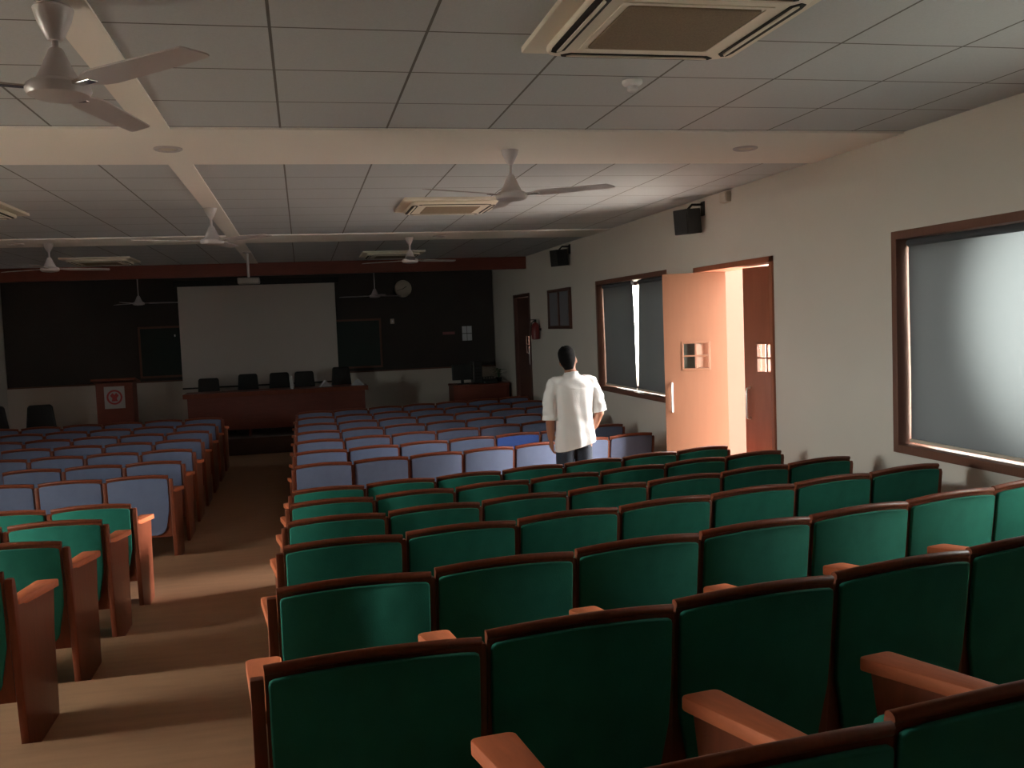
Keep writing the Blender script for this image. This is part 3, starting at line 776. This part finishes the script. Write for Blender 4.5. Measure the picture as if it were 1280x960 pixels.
# arms: shoulder, elbow, wrist
ARM = {-1: [(-.165, 0, 1.405), (-.225, -.005, 1.26), (-.236, -.01, 1.10), (-.225, .02, .97), (-.212, .05, .87)],
       1: [(.165, 0, 1.405), (.235, -.012, 1.27), (.262, -.02, 1.11), (.235, .06, .985), (.20, .135, .90)]}
for s in (-1, 1):
    tube(b, ARM[s], [.060, .052, .044, .041, .029], 16)
    for p, r in zip(ARM[s][:3], (.06, .05, .044)): ball(b, p, r)
    w = Vector(ARM[s][4]); d = (w-Vector(ARM[s][3])).normalized()
    side = Vector((0, 1, 0)); side = (side-d*side.dot(d)).normalized()      # across the knuckles
    nrm = d.cross(side).normalized()
    q = NB()
    tube(q, [w-d*.01, w+d*.03, w+d*.075, w+d*.09], [.026, .034, .036, .030], 12)
    mat_flat = None
    for v in q.verts:
        rel = v.co-w; v.co = w+d*rel.dot(d)+side*rel.dot(side)*1.15+nrm*rel.dot(nrm)*.55
    join(b, q)
    inward = nrm if nrm.x*s < 0 else -nrm
    for i_, (off, ln) in enumerate(((-.030, .062), (-.010, .074), (.010, .080), (.030, .072))):
        base = w+d*.082+side*off
        tube(b, [base, base+d*ln*.45+inward*.006, base+d*ln*.78+inward*.022, base+d*ln+inward*.040], [.0098, .0092, .0085, .0065], 8)
    base = w+d*.03+side*.036
    tube(b, [w+d*.02+side*.02, base+d*.012+side*.008, base+d*.045+side*.016+inward*.012, base+d*.072+side*.012+inward*.02], [.013, .0115, .0105, .008], 8)
# legs and feet
for s in (-1, 1):
    tube(b, [(s*.085, 0, .90), (s*.095, .005, .72), (s*.10, .012, .50), (s*.105, -.008, .30), (s*.108, -.015, .10)], [.098, .083, .060, .055, .040], 18)
body = fuse('body', b, 'skin', man, .0075, 4)
# hair cap following the skull
h = NB()
loft(h, [(0, -.046, 1.538, .040, .030), (0, -.050, 1.565, .052, .040), (0, -.040, 1.60, .070, .062), (0, -.022, 1.64, .080, .084), (0, -.008, 1.68, .083, .098), (0, .0, 1.715, .079, .100), (0, .004, 1.745, .062, .080), (0, .004, 1.765, .034, .046)], 30, 2.1)
for k in range(60):
    a = random.uniform(0, 2*PI); e = random.uniform(.1, 1.3)
    ball(h, (.070*math.cos(a)*math.cos(e), .002+.086*math.sin(a)*math.cos(e), 1.685+.075*math.sin(e)), random.uniform(.010, .016), 8)
bmesh.ops.transform(h, matrix=tilt, verts=h.verts)
fuse('hair', h, 'hair', man, .007, 2)
# shirt: loose trunk with side hem, yoke, short sleeves rolled near the elbow, collar
def wrinkle(co):
    co = co.copy()
    if co.z < 1.36 and abs(co.x) < .22:
        f = min(1, (1.36-co.z)/.25)
        co.y += f*(.0045*math.sin(co.x*46+co.z*5)+.003*math.sin(co.x*27-co.z*9)+.0015*math.sin(co.z*48+co.x*22))
        co.z += max(0, (1.02-co.z)/.2)*.04*co.x/.2
    else:
        co.y += .003*math.sin(co.z*60+co.x*30); co.x += .0025*math.sin(co.z*75)
    return co
b = NB()
loft(b, [(.012, -.005, .795, .200, .140), (.012, -.005, .84, .200, .142), (.010, -.005, .95, .190, .135), (.006, -.005, 1.08, .182, .130), (.002, -.005, 1.22, .188, .130), (0, -.008, 1.34, .202, .132), (0, -.012, 1.41, .190, .118), (0, -.014, 1.455, .140, .094), (-.004, -.006, 1.485, .082, .076)], 36, 2.4)
for s in (-1, 1):
    A = [Vector(p) for p in ARM[s]]
    end = A[1].lerp(A[2], .92) if s > 0 else A[1].lerp(A[2], 1.0)+Vector((0, 0, -.03))
    tube(b, [Vector((s*.10, -.008, 1.42)), A[0]+Vector((s*.01, 0, .0)), A[1], A[1].lerp(end, .6), end], [.068, .079, .075, .073, .072], 20)
    tube(b, [end.lerp(A[1], .16), end.lerp(A[1], -.02)], [.077, .077], 20)             # turned-up cuff
    ball(b, A[0], .074)
tube(b, [(-.005, -.010, 1.465), (-.009, -.004, 1.515)], [.076, .066], 22)               # collar stand
tube(b, [(-.005, -.012, 1.462), (-.007, -.008, 1.490)], [.088, .072], 22)               # collar fall
fuse('shirt', b, 'shirt', man, .008, 3, wrinkle)
b = NB()
loft(b, [(0, 0, .80, .165, .125), (0, 0, .90, .170, .125), (0, 0, 1.0, .158, .115)], 28, 2.3)
for s in (-1, 1):
    tube(b, [(s*.082, 0, .90), (s*.092, .005, .74), (s*.10, .012, .50), (s*.106, -.006, .28), (s*.108, -.012, .045)], [.092, .090, .080, .074, .072], 22)
fuse('trousers', b, 'trousers', man, .010, 3)
for s in (-1, 1):
    b = NB()
    loft(b, [(s*.108, .045, .002, .044, .130), (s*.108, .045, .03, .046, .132), (s*.108, .035, .06, .042, .115), (s*.108, -.01, .09, .038, .055)], 24, 2.4)
    obj('shoe', b, 'shoe', man, True)

# ------------------------------------------------------------------ daylight
SKY_OPEN, SKY_TREES, SUN, GLOW_SPOT = 27.0, 13.0, 6.0, 85000.0
w = bpy.data.worlds.new('world'); SC.world = w; w.use_nodes = True
bg = w.node_tree.nodes['Background']; bg.inputs['Color'].default_value = (1.0, .98, .955, 1); bg.inputs['Strength'].default_value = 1.0
# hazy sky, far brighter over the open side (-X) than behind the trees beyond the doors
nt = w.node_tree
tc = nt.nodes.new('ShaderNodeTexCoord'); sx = nt.nodes.new('ShaderNodeSeparateXYZ'); mr = nt.nodes.new('ShaderNodeMapRange')
mr.inputs['From Min'].default_value = -.6; mr.inputs['From Max'].default_value = .6
mr.inputs['To Min'].default_value = SKY_OPEN; mr.inputs['To Max'].default_value = SKY_TREES
nt.links.new(tc.outputs['Generated'], sx.inputs[0]); nt.links.new(sx.outputs['X'], mr.inputs['Value']); nt.links.new(mr.outputs[0], bg.inputs['Strength'])
def portal(name, y0, y1, z0, z1, x, rz=PI/2):
    l = bpy.data.lights.new(name, 'AREA'); l.shape = 'RECTANGLE'; l.size = z1-z0; l.size_y = y1-y0; l.cycles.is_portal = True
    o = bpy.data.objects.new(name, l); COL.objects.link(o); o.location = (x, (y0+y1)/2, (z0+z1)/2); o.rotation_euler = (0, rz, 0)
portal('window_portal', WIN1[0], WIN1[1], WIN1[2], WIN1[3], XR+WT+.01)
portal('far_window_portal', WIN2[0], WIN2[1], WIN2[2], WIN2[3], XR+WT+.01)
portal('door_portal', DOOR1[0], DOOR1[1], DOOR1[2], DOOR1[3], XR+WT+.01)
portal('open_window_portal', WIN3[0], WIN3[1], WIN3[2], WIN3[3], XL-WT-.01, -PI/2)
l = bpy.data.lights.new('sun', 'SUN'); l.energy = SUN; l.angle = math.radians(12); l.color = (1, .95, .88)
o = bpy.data.objects.new('sun', l); COL.objects.link(o); o.location = (12, 5, 6)
o.rotation_euler = Vector((-1, -.16, -.20)).to_track_quat('-Z', 'Y').to_euler()
portal('fill_window_portal', FILL_WIN[0], FILL_WIN[1], FILL_WIN[2], FILL_WIN[3], XL-WT-.01, -PI/2)
# added spot lamp outside, makes the soft glow on the big window's blind
l = bpy.data.lights.new('blind_glow_spot', 'SPOT'); l.energy = GLOW_SPOT; l.spot_size = math.radians(22.5); l.spot_blend = 1.0; l.color = (1, .97, .92); l.shadow_soft_size = .1
o = bpy.data.objects.new('blind_glow_spot', l); COL.objects.link(o); o.location = (9.0, 3.9, 2.5)
o.rotation_euler = (Vector((XR, 4.28, 2.03))-o.location).to_track_quat('-Z', 'Y').to_euler()

vs = SC.view_settings; vs.view_transform = 'Standard'; vs.look = 'None'; vs.exposure = 1.0; vs.gamma = 1.0; vs.use_curve_mapping = False
SC.display_settings.display_device = 'sRGB'
SC.cycles.use_denoising = True
SC.cycles.max_bounces = 12; SC.cycles.diffuse_bounces = 6; SC.cycles.transparent_max_bounces = 12
SC.cycles.sample_clamp_indirect = 8.0
